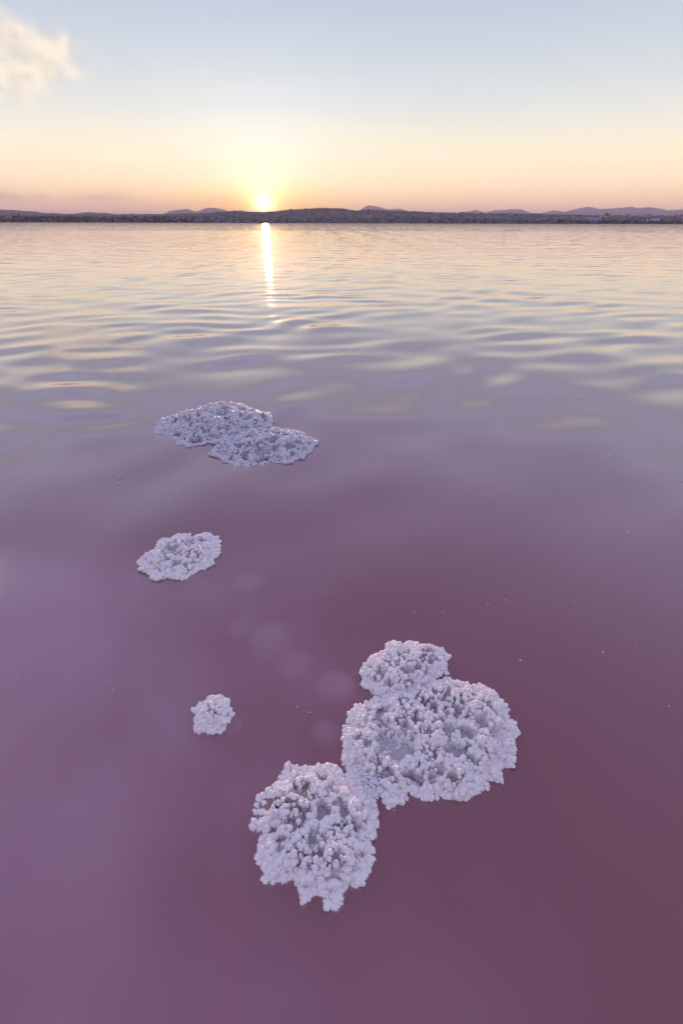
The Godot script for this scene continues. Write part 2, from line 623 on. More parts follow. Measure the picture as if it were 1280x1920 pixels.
# a house: walls with windows and a door, and a roof
func house(w: float, d: float, h: float, gable: bool, wall: Material, roof: Material) -> Node3D:
	var o := Node3D.new()
	var st := SurfaceTool.new()
	st.begin(Mesh.PRIMITIVE_TRIANGLES)
	add_box(st, Vector3(-w, -2.0, -d), Vector3(w, h, d))
	st.generate_normals()
	put("wall", st.commit(), wall, o)
	st = SurfaceTool.new()
	st.begin(Mesh.PRIMITIVE_TRIANGLES)
	if gable:
		add_gable(st, w + 0.3, d + 0.4, h + 0.01, minf(d * 0.5, 2.2))
	else:
		add_box(st, Vector3(-w - 0.15, h + 0.01, -d - 0.15), Vector3(w + 0.15, h + 0.45, d + 0.15))
	st.generate_normals()
	put("roof", st.commit(), roof, o)
	st = SurfaceTool.new()
	st.begin(Mesh.PRIMITIVE_TRIANGLES)
	add_box(st, Vector3(-0.6, 0, 0), Vector3(0.6, 1.3, 0.06))
	st.generate_normals()
	var pane := st.commit()
	var n := clampi(int(w / 2.2), 2, 6)
	for floor_ in maxi(1, int(h / 3.0)):
		for k in n:
			var p := put("window", pane, window_mat, o)
			p.position = Vector3(lerpf(-w, w, (k + 0.5) / n), 1.1 + floor_ * 2.9, d)
	return o

func place(o: Node3D, called: String, at: Vector3, turn: float, label: String, category: String, group := "") -> Node3D:
	o.name = numbered(called)
	add_child(o)
	o.position = at
	o.rotation.y = turn
	tag(o, label, category, group)
	return o

func face_turn(at: Vector3) -> float:
	return atan2(-at.x, -at.z)

func build_town() -> void:
	var rng := RandomNumberGenerator.new()
	rng.seed = 9
	window_mat = plain(lin(0.05, 0.05, 0.06), 0.3)
	var white := plain(lin(0.30, 0.28, 0.28))
	var cream := plain(lin(0.26, 0.21, 0.18))
	var grey := plain(lin(0.42, 0.42, 0.44))
	var tile := plain(lin(0.30, 0.13, 0.08))
	var slab := plain(lin(0.22, 0.20, 0.19))
	var kinds := [house(5.0, 4.0, 3.4, true, white, tile), house(5.5, 4.5, 6.2, false, white, slab), house(4.5, 4.0, 6.0, true, cream, tile), house(9.0, 5.0, 6.2, false, white, slab), house(6.0, 5.0, 9.0, false, cream, slab)]
	# parts of the town: columns from and to, rows from and to, how many
	var areas := [[575, 655, 401, 410, 34, "houses on the hill slope right of the setting sun", "small pale house on the hill slope right of the setting sun"],
		[655, 790, 401, 412, 62, "houses of the town in the middle of the far shore", "small pale house in the town below the middle of the ridge"],
		[790, 960, 404, 413, 52, "houses of the town right of the middle", "small pale house in the town on the low shore right of the middle"],
		[960, 1280, 407, 415, 62, "houses on the low shore at the far right", "small pale house on the low shore at the far right"],
		[10, 300, 408, 412, 8, "houses on the left shore", "small pale house among the scrub of the left shore"]]
	for a in areas:
		for k in a[4]:
			var px := rng.randf_range(a[0], a[1])
			var py := rng.randf_range(a[2], a[3])
			var at := on_land(px, share_at(px, py))
			var o: Node3D = kinds[rng.randi() % kinds.size()].duplicate()
			o.scale = Vector3.ONE * rng.randf_range(0.55, 0.95)
			place(o, "house", at, face_turn(at) + rng.randf_range(-0.7, 0.7), a[6], "house", a[5])
	for k in kinds:
		k.free()
	var one := [[857, 410, 9.0, 5.0, 4.5, white, slab, "long low white building on the far shore left of the white row of houses", "building"],
		[926, 411, 20.0, 6.0, 5.0, white, slab, "longest white row of terraces on the far shore, right of the middle", "building"],
		[1112, 413, 13.0, 6.0, 5.0, plain(lin(0.34, 0.42, 0.58)), grey, "blue grey shed on the far right shore beside two white lamps", "shed"],
		[1230, 415, 9.0, 6.0, 5.0, plain(lin(0.40, 0.46, 0.58)), grey, "small blue grey shed above the orange lamp near the right edge", "shed"],
		[1050, 411, 16.0, 6.0, 5.5, white, slab, "long pale block on the right shore left of the blue grey shed", "building"],
		[546, 396, 5.0, 4.0, 5.0, cream, tile, "lone house on the hill crest just right of the setting sun", "house"]]
	for b in one:
		var at := on_land(b[0], share_at(b[0], b[1]))
		place(house(b[2], b[3], b[4], false, b[5], b[6]), "long_building" if b[2] > 6.0 else "hilltop_house", at, face_turn(at), b[7], b[8])
	# a thin mast on the ridge
	var mast_at := on_land(808, 0.97)
	var mast := thing("radio_mast", "thin radio mast standing on the ridge above the town", "mast", mast_at)
	var c := CylinderMesh.new()
	c.top_radius = 0.25; c.bottom_radius = 0.8; c.height = 15.0
	put("pole", c, grey, mast).position.y = 6.5
	var ant := CylinderMesh.new()
	ant.top_radius = 0.9; ant.bottom_radius = 0.9; ant.height = 2.5
	put("antenna", ant, grey, mast).position.y = 12.0
	# lit lamps on the right shore
	for l in [[1125, 411, Color(1.0, 0.93, 0.75), "left one of the two white lamps lit on the far right shore"], [1134.5, 410, Color(1.0, 0.95, 0.85), "right one of the two white lamps lit on the far right shore"], [1215, 419, Color(1.0, 0.55, 0.22), "orange lamp lit at the water's edge near the right"]]:
		var at := on_land(l[0], share_at(l[0], l[1] + 2.0))
		var t := thing("street_lamp", l[3], "lamp", at, "lamps lit on the far right shore")
		var pole := CylinderMesh.new()
		pole.top_radius = 0.1; pole.bottom_radius = 0.15; pole.height = 7.0
		put("pole", pole, grey, t).position.y = 2.5
		var bulb := SphereMesh.new()
		bulb.radius = 0.6; bulb.height = 1.2
		bulb.radial_segments = 12; bulb.rings = 6
		var bm := plain(l[2])
		bm.emission_enabled = true
		bm.emission = l[2]
		bm.emission_energy_multiplier = 1.6
		put("lamp_globe", bulb, bm, t).position.y = 6.6
		var li := OmniLight3D.new()
		li.name = "lamp_light"
		li.light_color = l[2]
		li.light_energy = 6.0
		li.light_size = 0.4
		li.omni_range = 60.0
		li.omni_attenuation = 2.0
		li.shadow_enabled = true
		t.add_child(li)
		li.position = Vector3(0, 6.6, 0) - Vector3(at.x, 0, at.z).normalized() * 1.0
	build_trees(rng)

func crown_mesh(seed_: int, rx: float, ry: float) -> ArrayMesh:
	# a crown of many small leaf clumps round a few limbs
	var rng := RandomNumberGenerator.new()
	rng.seed = seed_
	var st := SurfaceTool.new()
	st.begin(Mesh.PRIMITIVE_TRIANGLES)
	for k in 90:
		var d := Vector3(rng.randfn(), rng.randfn() * 0.9, rng.randfn()).normalized() * pow(rng.randf(), 0.4)
		var p := Vector3(d.x * rx, ry * 1.05 + d.y * ry, d.z * rx)
		var s := rx * rng.randf_range(0.16, 0.34)
		for q in 3:
			var u := Vector3(rng.randfn(), rng.randfn(), rng.randfn()).normalized() * s
			var w := Vector3(rng.randfn(), rng.randfn(), rng.randfn()).normalized() * s
			st.add_vertex(p + u); st.add_vertex(p + w); st.add_vertex(p - (u + w) * 0.6)
	st.generate_normals()
	return st.commit()

func build_trees(rng: RandomNumberGenerator) -> void:
	var leaf := plain(lin(0.055, 0.045, 0.034), 0.9)
	var bark := plain(lin(0.09, 0.07, 0.05))
	var crowns := [crown_mesh(1, 2.4, 1.6), crown_mesh(2, 3.4, 1.9), crown_mesh(3, 1.7, 2.6)]
	var trunk := CylinderMesh.new()
	trunk.top_radius = 0.12; trunk.bottom_radius = 0.3; trunk.height = 3.0; trunk.radial_segments = 8
	var protos := []
	for cm in crowns:
		var o := Node3D.new()
		put("trunk", trunk, bark, o).position.y = 1.0
		put("crown", cm, leaf, o).position.y = 0.9
		protos.append(o)
	# trees that stand out from the scrub: column, row, size
	var spots := [[690, 396.5, 1.2], [700, 396.5, 1.0], [662, 398, 0.9], [715, 397.5, 1.1], [1136, 408, 1.9], [1116, 408, 1.0], [1180, 420, 1.7], [1172, 420, 1.2], [25, 411, 1.6], [36, 411, 1.8], [50, 411, 1.5], [110, 412, 1.6], [133, 411, 1.4], [165, 411, 1.2], [232, 411, 1.3], [290, 412, 1.5], [270, 411, 1.3], [752, 399.5, 1.1], [777, 399, 1.0], [1000, 405, 1.2], [1085, 407, 1.1], [1240, 409, 1.2]]
	for s in spots:
		var at := on_land(s[0], share_at(s[0], s[1]))
		var o: Node3D = protos[rng.randi() % 3].duplicate()
		o.scale = Vector3.ONE * s[2]
		var side := "on the left shore" if s[0] < 400 else ("on the ridge above the town" if s[0] < 900 else "on the low shore at the right")
		place(o, "tree", at, rng.randf() * TAU, "dark tree standing above the scrub " + side, "tree", "dark trees " + side)
	for o in protos:
		o.free()
	for k in 3:
		var mm := MultiMesh.new()
		mm.transform_format = MultiMesh.TRANSFORM_3D
		mm.mesh = crowns[k]
		var places := []
		for q in 1500:
			var px := rng.randf_range(-450, 1750)
			var t := pow(rng.randf(), 2.2)
			if px < 400.0:
				t = minf(t, 0.5) * 0.8
			var at := on_land(px, t)
			var s := rng.randf_range(0.5, 1.15) * (1.15 if px < 350.0 else 0.85)
			places.append(Transform3D(Basis(Vector3.UP, rng.randf() * TAU).scaled(Vector3(s, s * rng.randf_range(0.7, 1.1), s)), at - Vector3(0, 0.5, 0)))
		mm.instance_count = places.size()
		for q in places.size():
			mm.set_instance_transform(q, places[q])
		var o := MultiMeshInstance3D.new()
		o.name = numbered("scrub")
		o.multimesh = mm
		o.material_override = leaf
		add_child(o)
		tag(o, ["low dark scrub along the far shore and up its slope", "wide dark bushes scattered over the far shore", "tall dark bushes scattered over the far shore"][k], "scrub", "", "stuff")

# ---------------------------------------------------------------- salt
var salt_mat: StandardMaterial3D
var pool_mat: StandardMaterial3D
var crystal_mat: StandardMaterial3D
var knob_meshes := []

# a lump of salt: a ball of smaller balls
func knob_mesh(seed_: int) -> ArrayMesh:
	var lumps := cells(0.85, seed_, FastNoiseLite.RETURN_DISTANCE)
	var v := PackedVector3Array()
	var cols := 19
	var rows := 12
	for i in cols:
		var a := TAU * i / (cols - 1)
		for j in rows:
			var b := PI * j / (rows - 1)
			var d := Vector3(sin(b) * cos(a), cos(b), sin(b) * sin(a))
			var l := clampf(-lumps.get_noise_3d(d.x, d.y, d.z), 0.0, 1.0)
			v.append(d * (0.55 + 0.60 * (1.0 - (1.0 - l) * (1.0 - l))))
	return grid(v, cols, rows)

func outline(pts: Array, origin: Vector2, scale: float, level: float) -> PackedVector2Array:
	var out := PackedVector2Array()
	for p in pts:
		var q := on_water(origin.x + p[0] / scale, origin.y + p[1] / scale, level)
		out.append(Vector2(q.x, q.z))
	return out

func signed_distance(poly: PackedVector2Array, p: Vector2) -> float:
	var best := 1e9
	var n := poly.size()
	var inside := false
	var b := poly[n - 1]
	for i in n:
		var a := poly[i]
		var e := b - a
		var w := p - a
		var q := w - e * clampf(w.dot(e) / e.length_squared(), 0.0, 1.0)
		best = minf(best, q.length_squared())
		if (a.y > p.y) != (b.y > p.y) and p.x < (b.x - a.x) * (p.y - a.y) / (b.y - a.y) + a.x:
			inside = not inside
		b = a
	return sqrt(best) if inside else -sqrt(best)

# one mound of salt crust: a rim of knobs, a network of ridges and the hollows between them
# look: cell size, dome height, ridge height, ridge spacing, knob size; pools: centre, half size, depth
func salt_mound(called: String, parent: Node3D, poly: PackedVector2Array, centre: Vector2, look: Dictionary, pools: Array, seed_: int) -> void:
	var cell: float = look.cell
	var lo := poly[0]
	var hi := poly[0]
	for p in poly:
		lo = lo.min(p)
		hi = hi.max(p)
	var margin: float = look.get("margin", 0.014)
	lo -= Vector2.ONE * margin
	hi += Vector2.ONE * margin
	var nx := int((hi.x - lo.x) / cell) + 2
	var nz := int((hi.y - lo.y) / cell) + 2
	# distances on a grid four times as coarse
	var cx := nx / 4 + 2
	var cz := nz / 4 + 2
	var sd := PackedFloat32Array()
	sd.resize(cx * cz)
	for j in cz:
		for i in cx:
			sd[j * cx + i] = signed_distance(poly, lo + Vector2(i, j) * cell * 4.0)
	var knob: float = look.knob
	var ridges := cells(look.spacing * 1.15, seed_, FastNoiseLite.RETURN_DISTANCE2_SUB)
	var veins := noise(FastNoiseLite.TYPE_SIMPLEX_SMOOTH, look.spacing * 1.7, seed_ + 8, 2)
	var warp := noise(FastNoiseLite.TYPE_SIMPLEX_SMOOTH, look.spacing * 0.8, seed_ + 3, 2)
	var floret := cells(look.spacing * 0.75, seed_ + 7, FastNoiseLite.RETURN_DISTANCE)
	var soft := noise(FastNoiseLite.TYPE_SIMPLEX_SMOOTH, 0.11, seed_ + 4, 2)
	var fine := noise(FastNoiseLite.TYPE_SIMPLEX_SMOOTH, knob * 0.45, seed_ + 5, 3)
	var k1 := cells(knob, seed_ + 1, FastNoiseLite.RETURN_DISTANCE)
	var k2 := cells(knob * 0.48, seed_ + 2, FastNoiseLite.RETURN_DISTANCE)
	var ys := PackedFloat32Array()
	ys.resize(nx * nz)
	var wet := PackedFloat32Array()
	wet.resize(nx * nz)
	wet.fill(-1.0)
	var grows := PackedFloat32Array()          # how likely a knob grows here
	grows.resize(nx * nz)
	var rim_ := PackedFloat32Array()
	rim_.resize(nx * nz)
	var keep := PackedByteArray()
	keep.resize(nx * nz)
	var dome: float = look.dome
	var ridge_h: float = look.ridge
	for j in nz:
		for i in nx:
			var p := lo + Vector2(i, j) * cell
			var fx := i / 4.0
			var fz := j / 4.0
			var ix := int(fx)
			var iz := int(fz)
			var c0 := lerpf(sd[iz * cx + ix], sd[iz * cx + ix + 1], fx - ix)
			var c1 := lerpf(sd[(iz + 1) * cx + ix], sd[(iz + 1) * cx + ix + 1], fx - ix)
			var wx := warp.get_noise_2d(p.x, p.y)
			var wz := warp.get_noise_2d(p.x + 3.3, p.y - 1.7)
			var q: Vector2 = p + Vector2(wx, wz) * float(look.spacing) * 0.42
			var bud := clampf(-floret.get_noise_2d(p.x, p.y), 0.0, 1.0)
			var s := lerpf(c0, c1, fz - iz) - knob * 0.05 + (bud - 0.5) * float(look.spacing) * 0.38
			if s < -margin * 0.9:
				continue
			keep[j * nx + i] = 1
			var y := 0.0
			var lift := 0.55 + 0.9 * soft.get_noise_2d(p.x + 7.0, p.y)
			if s < 0.0:
				y = -0.085 * (1.0 - pow(1.0 - minf(-s / (margin * 0.9), 1.0), 2.5)) - 0.004
			else:
				y = look.rim * lift * (1.0 - exp(-s / (knob * 0.7))) - 0.004
			var inner := sstep(knob * 0.8, knob * 3.2, s)
			var rise: float = dome * sstep(look.get("shelf", 0.0), look.spread, s) * (0.75 + 0.5 * soft.get_noise_2d(p.x, p.y))
			y += rise
			var vein := absf(veins.get_noise_2d(q.x * 0.8, q.y * 1.25))
			var r := minf(clampf(ridges.get_noise_2d(q.x, q.y) + 1.0, 0.0, 1.5), vein * 2.6)
			var ridge := exp(-r * r / 0.05)
			var flat := 0.0
			for pool in pools:
				var u: Vector2 = (p - pool[0]) / (pool[1] as Vector2)
				flat = maxf(flat, 0.85 - 0.85 * sstep(0.35, 1.15, u.length() + 0.35 * wx + 0.25 * wz))
			var deep := sstep(0.15, 0.65, r)
			y += inner * ridge_h * lerpf(ridge * 0.6 - deep * 0.6, -0.55, flat)
			y -= flat * rise * 0.4
			var grow := lerpf(1.0, clampf(ridge * 1.25 - flat * 0.95, 0.0, 1.0), inner) * sstep(-0.003, 0.001, s)
			var ka := 1.0 - clampf(-k1.get_noise_2d(p.x + wx * knob * 0.5, p.y + wz * knob * 0.5), 0.0, 1.0)
			var kb := 1.0 - clampf(-k2.get_noise_2d(p.x, p.y), 0.0, 1.0)
			y += knob * (0.52 * (1.0 - ka * ka) + 0.28 * (1.0 - kb * kb) - 0.34) * (0.15 + 0.85 * grow)
			y += fine.get_noise_2d(p.x, p.y) * knob * 0.14
			if inner > 0.0:
				var floor_: float = 0.0015 + 0.5 * rise + 0.40 * knob * fine.get_noise_2d(p.x, p.y)
				y = maxf(y, floor_ - (1.0 - inner) * 0.02)
			ys[j * nx + i] = y
			grows[j * nx + i] = grow
			rim_[j * nx + i] = 1.0 - inner
			wet[j * nx + i] = 0.0015 + 0.5 * rise + look.get("film", 0.0016) if s > knob * 1.6 else -1.0
	var v := PackedVector3Array()
	var n := PackedVector3Array()
	var idx := PackedInt32Array()
	var where := PackedInt32Array()
	where.resize(nx * nz)
	where.fill(-1)
	for j in range(1, nz - 1):
		for i in range(1, nx - 1):
			var c := j * nx + i
			if not (keep[c] and keep[c - 1] and keep[c + 1] and keep[c - nx] and keep[c + nx]):
				continue
			where[c] = v.size()
			var gx := (ys[c + 1] - ys[c - 1]) / (2.0 * cell)
			var gz := (ys[c + nx] - ys[c - nx]) / (2.0 * cell)
			v.append(Vector3(lo.x + i * cell - centre.x, ys[c], lo.y + j * cell - centre.y))
			n.append(Vector3(-gx, 1.0, -gz).normalized())
	for j in range(1, nz - 2):
		for i in range(1, nx - 2):
			var a := where[j * nx + i]
			var b := where[j * nx + i + 1]
			var c := where[(j + 1) * nx + i]
			var d := where[(j + 1) * nx + i + 1]
			if a >= 0 and b >= 0 and c >= 0 and d >= 0:
				idx.append_array([a, b, c, b, d, c])
	var lobe := put(called, array_mesh(v, n, idx), look.get("salt", salt_mat), parent)
	# the knobs of salt that have grown on the rim and along the ridges
	var rng := RandomNumberGenerator.new()
	rng.seed = seed_ * 7
	var lists := [[], [], [], []]
	var pitch: float = knob * look.get("pitch", 0.27)
	var gz2 := lo.y
	while gz2 < hi.y:
		var gx2 := lo.x
		while gx2 < hi.x:
			var p := Vector2(gx2, gz2) + Vector2(rng.randf(), rng.randf()) * pitch
			gx2 += pitch
			var i := int((p.x - lo.x) / cell)
			var j := int((p.y - lo.y) / cell)
			var chance := rng.randf()
			var share := rng.randf()
			var euler := Vector3(rng.randf(), rng.randf(), rng.randf()) * TAU
			var kind := rng.randi() % 4
			if i < 1 or j < 1 or i >= nx - 1 or j >= nz - 1 or where[j * nx + i] < 0 or ys[j * nx + i] < -0.003:
				continue
			var c := j * nx + i
			var g := grows[c]
			if chance > g * 0.85 + 0.10 * float(ys[c] > 0.0):
				continue
			var size := knob * (0.18 + 0.32 * share * share) * (0.5 + 0.5 * g)
			var b := Basis.from_euler(euler).scaled(Vector3(size, size * rng.randf_range(0.8, 1.35), size))
			var rim_share := rim_[c]
			if rim_share > 0.4:
				# on the rim they grow outwards, like teeth
				var ci := clampi(i / 4, 1, cx - 2)
				var cj := clampi(j / 4, 1, cz - 2)
				var out := Vector2(sd[cj * cx + ci - 1] - sd[cj * cx + ci + 1], sd[(cj - 1) * cx + ci] - sd[(cj + 1) * cx + ci]).normalized()
				var ax := Vector3(out.x, rng.randf_range(0.0, 0.5), out.y).normalized()
				var az := ax.cross(Vector3.UP).normalized()
				var ay := az.cross(ax)
				b = Basis(ax * size * rng.randf_range(1.1, 1.6), ay * size, az * size * rng.randf_range(0.85, 1.15)) * Basis(Vector3(1, 0, 0), euler.x)
			var at := v[where[c]]
			lists[kind].append(Transform3D(b, Vector3(p.x - centre.x, at.y, p.y - centre.y) + n[where[c]] * size * rng.randf_range(-0.9, 0.1)))
		gz2 += pitch
	for kind in 4:
		if lists[kind].is_empty():
			continue
		var mm := MultiMesh.new()
		mm.transform_format = MultiMesh.TRANSFORM_3D
		mm.mesh = knob_meshes[kind]
		mm.instance_count = lists[kind].size()
		for k in lists[kind].size():
			mm.set_instance_transform(k, lists[kind][k])
		var o := MultiMeshInstance3D.new()
		o.name = "salt_knobs"
		o.multimesh = mm
		o.material_override = look.get("knobs", crystal_mat)
		o.set_meta("kind", "stuff")
		lobe.add_child(o, true)
	# the brine that stands in the hollows: a thin sheet that only shows where the crust dips under it
	var pv := PackedVector3Array()
	var pn := PackedVector3Array()
	var pi := PackedInt32Array()
	var step := 3
	for j in range(0, nz - step, step):
		for i in range(0, nx - step, step):
			var corner := [j * nx + i, j * nx + i + step, (j + step) * nx + i, (j + step) * nx + i + step]
			var under := false
			for c in corner:
				if wet[c] <= -0.5:
					under = false
					break
				under = under or wet[c] > ys[c] - 0.004
			if not under:
				continue
			var b := pv.size()
			for q in 4:
				pv.append(Vector3(lo.x + (i + step * (q % 2)) * cell - centre.x, wet[corner[q]], lo.y + (j + step * (q / 2)) * cell - centre.y))
				pn.append(Vector3.UP)
			pi.append_array([b, b + 1, b + 2, b + 1, b + 3, b + 2])
	if pi.size():
		put("brine_pool", array_mesh(pv, pn, pi), pool_mat, lobe)

func px2(x: float, y: float) -> Vector2:
	var p := on_water(x, y, 0.01)
	return Vector2(p.x, p.z)

func build_salt() -> void:
	salt_mat = StandardMaterial3D.new()
	salt_mat.resource_name = "salt"
	salt_mat.albedo_color = lin(0.83, 0.77, 0.77)
	salt_mat.roughness = 0.38
	salt_mat.metallic_specular = 0.5
	var grain := NoiseTexture2D.new()
	grain.width = 512
	grain.height = 512
	grain.seamless = true
	grain.noise = cells(9.0, 3, FastNoiseLite.RETURN_DISTANCE)
	salt_mat.heightmap_enabled = true
	salt_mat.heightmap_texture = grain
	salt_mat.heightmap_scale = -0.10
	salt_mat.uv1_triplanar = true
	salt_mat.uv1_scale = Vector3.ONE * 7.0
	crystal_mat = plain(lin(0.86, 0.79, 0.79), 0.30)
	for k in 4:
		knob_meshes.append(knob_mesh(700 + k))
	pool_mat = StandardMaterial3D.new()
	pool_mat.resource_name = "shallow brine"
	pool_mat.transparency = BaseMaterial3D.TRANSPARENCY_ALPHA
	var pc := lin(0.21, 0.185, 0.235)
	pc.a = 0.20
	pool_mat.albedo_color = pc
	pool_mat.roughness = 0.08

	var o1 := Vector2(420, 1160)
	var s1 := 1280.0 / 600.0
	var main_pts := [[610, 320], [525, 350], [505, 380], [490, 420], [470, 500], [475, 560], [495, 600], [500, 650], [560, 700], [620, 720], [650, 750], [690, 735], [740, 690], [755, 700], [810, 725], [870, 715], [960, 730], [990, 720], [1010, 680], [1050, 670], [1070, 640], [1110, 640], [1105, 605], [1160, 560], [1165, 510], [1150, 490], [1175, 450], [1160, 410], [1135, 395], [1130, 345], [1085, 310], [1060, 265], [990, 265], [930, 240], [870, 240], [760, 250], [700, 280]]
	var top_pts := [[610, 300], [560, 270], [550, 190], [585, 150], [630, 130], [665, 85], [720, 100], [760, 90], [800, 100], [840, 90], [850, 115], [875, 115], [870, 140], [908, 145], [890, 180], [885, 210], [850, 222], [830, 290], [760, 330], [680, 330]]
	var low_pts := [[250, 585], [330, 600], [400, 585], [475, 595], [490, 640], [520, 660], [600, 720], [605, 760], [632, 795], [610, 850], [580, 880], [600, 920], [595, 960], [575, 1000], [540, 1060], [510, 1075], [480, 1095], [470, 1130], [440, 1145], [390, 1110], [375, 1085], [360, 1105], [315, 1125], [290, 1070], [225, 1040], [195, 1058], [160, 1035], [165, 1000], [140, 960], [135, 900], [150, 860], [110, 850], [108, 815], [130, 790], [125, 740], [160, 680], [200, 655], [240, 620]]
	var near_look := {"cell": 0.0014, "dome": 0.012, "ridge": 0.025, "spacing": 0.047, "knob": 0.0145, "rim": 0.013, "spread": 0.07}
	var c1 := px2(760, 1440)
	var near := thing("salt_formation", "largest white salt crust, three fused knobbly lobes nearest the camera", "salt formation", Vector3(c1.x, 0, c1.y))
	var pools_main := [[px2(735, 1400), Vector2(0.058, 0.042)], [px2(838, 1372), Vector2(0.026, 0.020)], [px2(777, 1358), Vector2(0.016, 0.014)], [px2(850, 1412), Vector2(0.035, 0.018)], [px2(900, 1360), Vector2(0.024, 0.020)]]
	var pools_top := [[px2(765, 1264), Vector2(0.030, 0.018)]]
	var pools_low := [[px2(540, 1508), Vector2(0.016, 0.010)], [px2(605, 1525), Vector2(0.014, 0.011)], [px2(543, 1545), Vector2(0.016, 0.011)], [px2(645, 1525), Vector2(0.010, 0.015)], [px2(585, 1575), Vector2(0.012, 0.020)], [px2(600, 1605), Vector2(0.018, 0.009)], [px2(530, 1575), Vector2(0.015, 0.008)]]
	salt_mound("salt_lobe", near, outline(main_pts, o1, s1, 0.004), c1, near_look, pools_main, 101)
	salt_mound("salt_lobe", near, outline(top_pts, o1, s1, 0.004), c1, near_look, pools_top, 121)
	salt_mound("salt_lobe", near, outline(low_pts, o1, s1, 0.004), c1, near_look, pools_low, 142)

	var o2 := Vector2(260, 730)
	var s2 := 1280.0 / 380.0
	var back_pts := [[120, 205], [180, 178], [240, 160], [300, 136], [370, 128], [390, 106], [470, 88], [530, 90], [600, 86], [660, 96], [690, 116], [730, 130], [780, 146], [830, 150], [845, 180], [835, 215], [820, 240], [740, 255], [650, 290], [560, 320], [480, 330], [400, 345], [300, 362], [240, 335], [220, 310], [170, 290], [115, 280], [110, 245]]
	var front_pts := [[650, 275], [700, 258], [820, 250], [880, 246], [960, 255], [1050, 278], [1080, 300], [1125, 328], [1110, 370], [1080, 400], [1040, 430], [975, 440], [965, 470], [900, 470], [840, 455], [780, 475], [690, 490], [610, 492], [590, 470], [535, 455], [525, 425], [460, 415], [455, 380], [480, 350], [560, 330], [620, 310]]
	var far_look := {"cell": 0.0034, "dome": 0.036, "ridge": 0.036, "spacing": 0.085, "knob": 0.020, "rim": 0.008, "shelf": 0.04, "spread": 0.22}
	var c2 := px2(445, 815)
	var far := thing("salt_formation", "farthest salt crust, two overlapping grey white mounds rising from rippled water", "salt formation", Vector3(c2.x, 0, c2.y))
	var backlit_salt: StandardMaterial3D = salt_mat.duplicate()
	backlit_salt.albedo_color = lin(0.56, 0.54, 0.60)  # same salt, darkened in its colour for the backlit side facing the camera
	far_look.salt = backlit_salt
	far_look.knobs = plain(lin(0.64, 0.61, 0.66), 0.25)  # knob colour darkened for the backlight too
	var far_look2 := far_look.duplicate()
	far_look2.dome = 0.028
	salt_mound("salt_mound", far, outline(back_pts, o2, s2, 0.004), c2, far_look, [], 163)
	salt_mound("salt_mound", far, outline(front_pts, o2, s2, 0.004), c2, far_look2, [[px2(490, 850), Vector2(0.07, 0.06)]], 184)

	var mid_pts := [[185, 440], [215, 400], [260, 385], [340, 335], [360, 300], [430, 250], [520, 215], [600, 185], [650, 180], [720, 185], [745, 208], [800, 208], [860, 184], [950, 172], [965, 184], [950, 203], [1010, 203], [1025, 232], [1070, 252], [1060, 290], [1065, 330], [1030, 370], [1025, 420], [980, 470], [970, 500], [930, 550], [840, 565], [830, 545], [800, 590], [740, 610], [700, 660], [640, 675], [560, 665], [540, 640], [490, 625], [450, 655], [380, 660], [320, 665], [275, 620], [280, 580], [185, 570], [180, 500]]
	var c3 := px2(337, 1045)
	var mid := thing("salt_formation", "single oval white salt crust at the left, between the far mounds and the smallest lump", "salt formation", Vector3(c3.x, 0, c3.y))
	var mid_look := {"cell": 0.0020, "dome": 0.010, "ridge": 0.023, "spacing": 0.060, "knob": 0.0170, "rim": 0.013, "spread": 0.09}
	salt_mound("salt_lobe", mid, outline(mid_pts, Vector2(230, 970), 1280.0 / 220.0, 0.004), c3, mid_look, [[px2(320, 1040), Vector2(0.05, 0.025)]], 205)

	var small_pts := [[135, 800], [160, 765], [200, 745], [235, 715], [290, 712], [330, 725], [348, 745], [345, 780], [360, 810], [372, 835], [350, 870], [320, 900], [300, 930], [240, 942], [200, 930], [160, 925], [140, 942], [130, 930], [140, 890], [160, 860], [145, 830]]
	var c4 := px2(398, 1338)
	var small := thing("salt_formation", "smallest white salt lump, alone left of the three fused lobes", "salt formation", Vector3(c4.x, 0, c4.y))
	var small_look := {"cell": 0.0015, "dome": 0.012, "ridge": 0.014, "spacing": 0.036, "knob": 0.0125, "rim": 0.012, "spread": 0.05}
	salt_mound("salt_lobe", small, outline(small_pts, Vector2(320, 1080), 3.2, 0.004), c4, small_look, [], 226)

	# mounds that lie under the surface: column, row, half width and half height in pixels, depth of the top
	var under := [[502, 1189, 60, 52, 0.004, "brightest of the pale mounds under the water, above the middle of the gap"], [456, 1172, 36, 34, 0.020, "faint sunken mound just left of the brightest one"], [556, 1240, 48, 46, 0.012, "sunken mound right below the brightest one"],
		[644, 1284, 42, 36, 0.009, "sunken round mound touching the left side of the top lobe"], [612, 1378, 36, 32, 0.018, "faint sunken mound left of the large lobe"], [352, 1330, 34, 32, 0.014, "sunken mound on the left side of the smallest lump"], [442, 1356, 28, 34, 0.014, "sunken mound on the right side of the smallest lump"], [466, 1098, 38, 26, 0.022, "faint sunken mound farthest from the camera"]]
	var sunk_mat := plain(lin(0.76, 0.66, 0.76), 0.8)
	for k in under.size():
		var u: Array = under[k]
		u[4] = 0.0065 + u[4] * 0.35
		var c := on_water(u[0], u[1], -u[4])
		var rx := absf(on_water(u[0] + u[2], u[1], -u[4]).x - c.x) * 1.2
		var rz := absf(on_water(u[0], u[1] + u[3], -u[4]).z - on_water(u[0], u[1] - u[3], -u[4]).z) * 0.6
		var o := put("sunken_salt_mound", sunken(rx, rz, 300 + k), sunk_mat)
		o.position = Vector3(c.x, -u[4], c.z)
		tag(o, u[5], "salt formation", "salt mounds under the water")

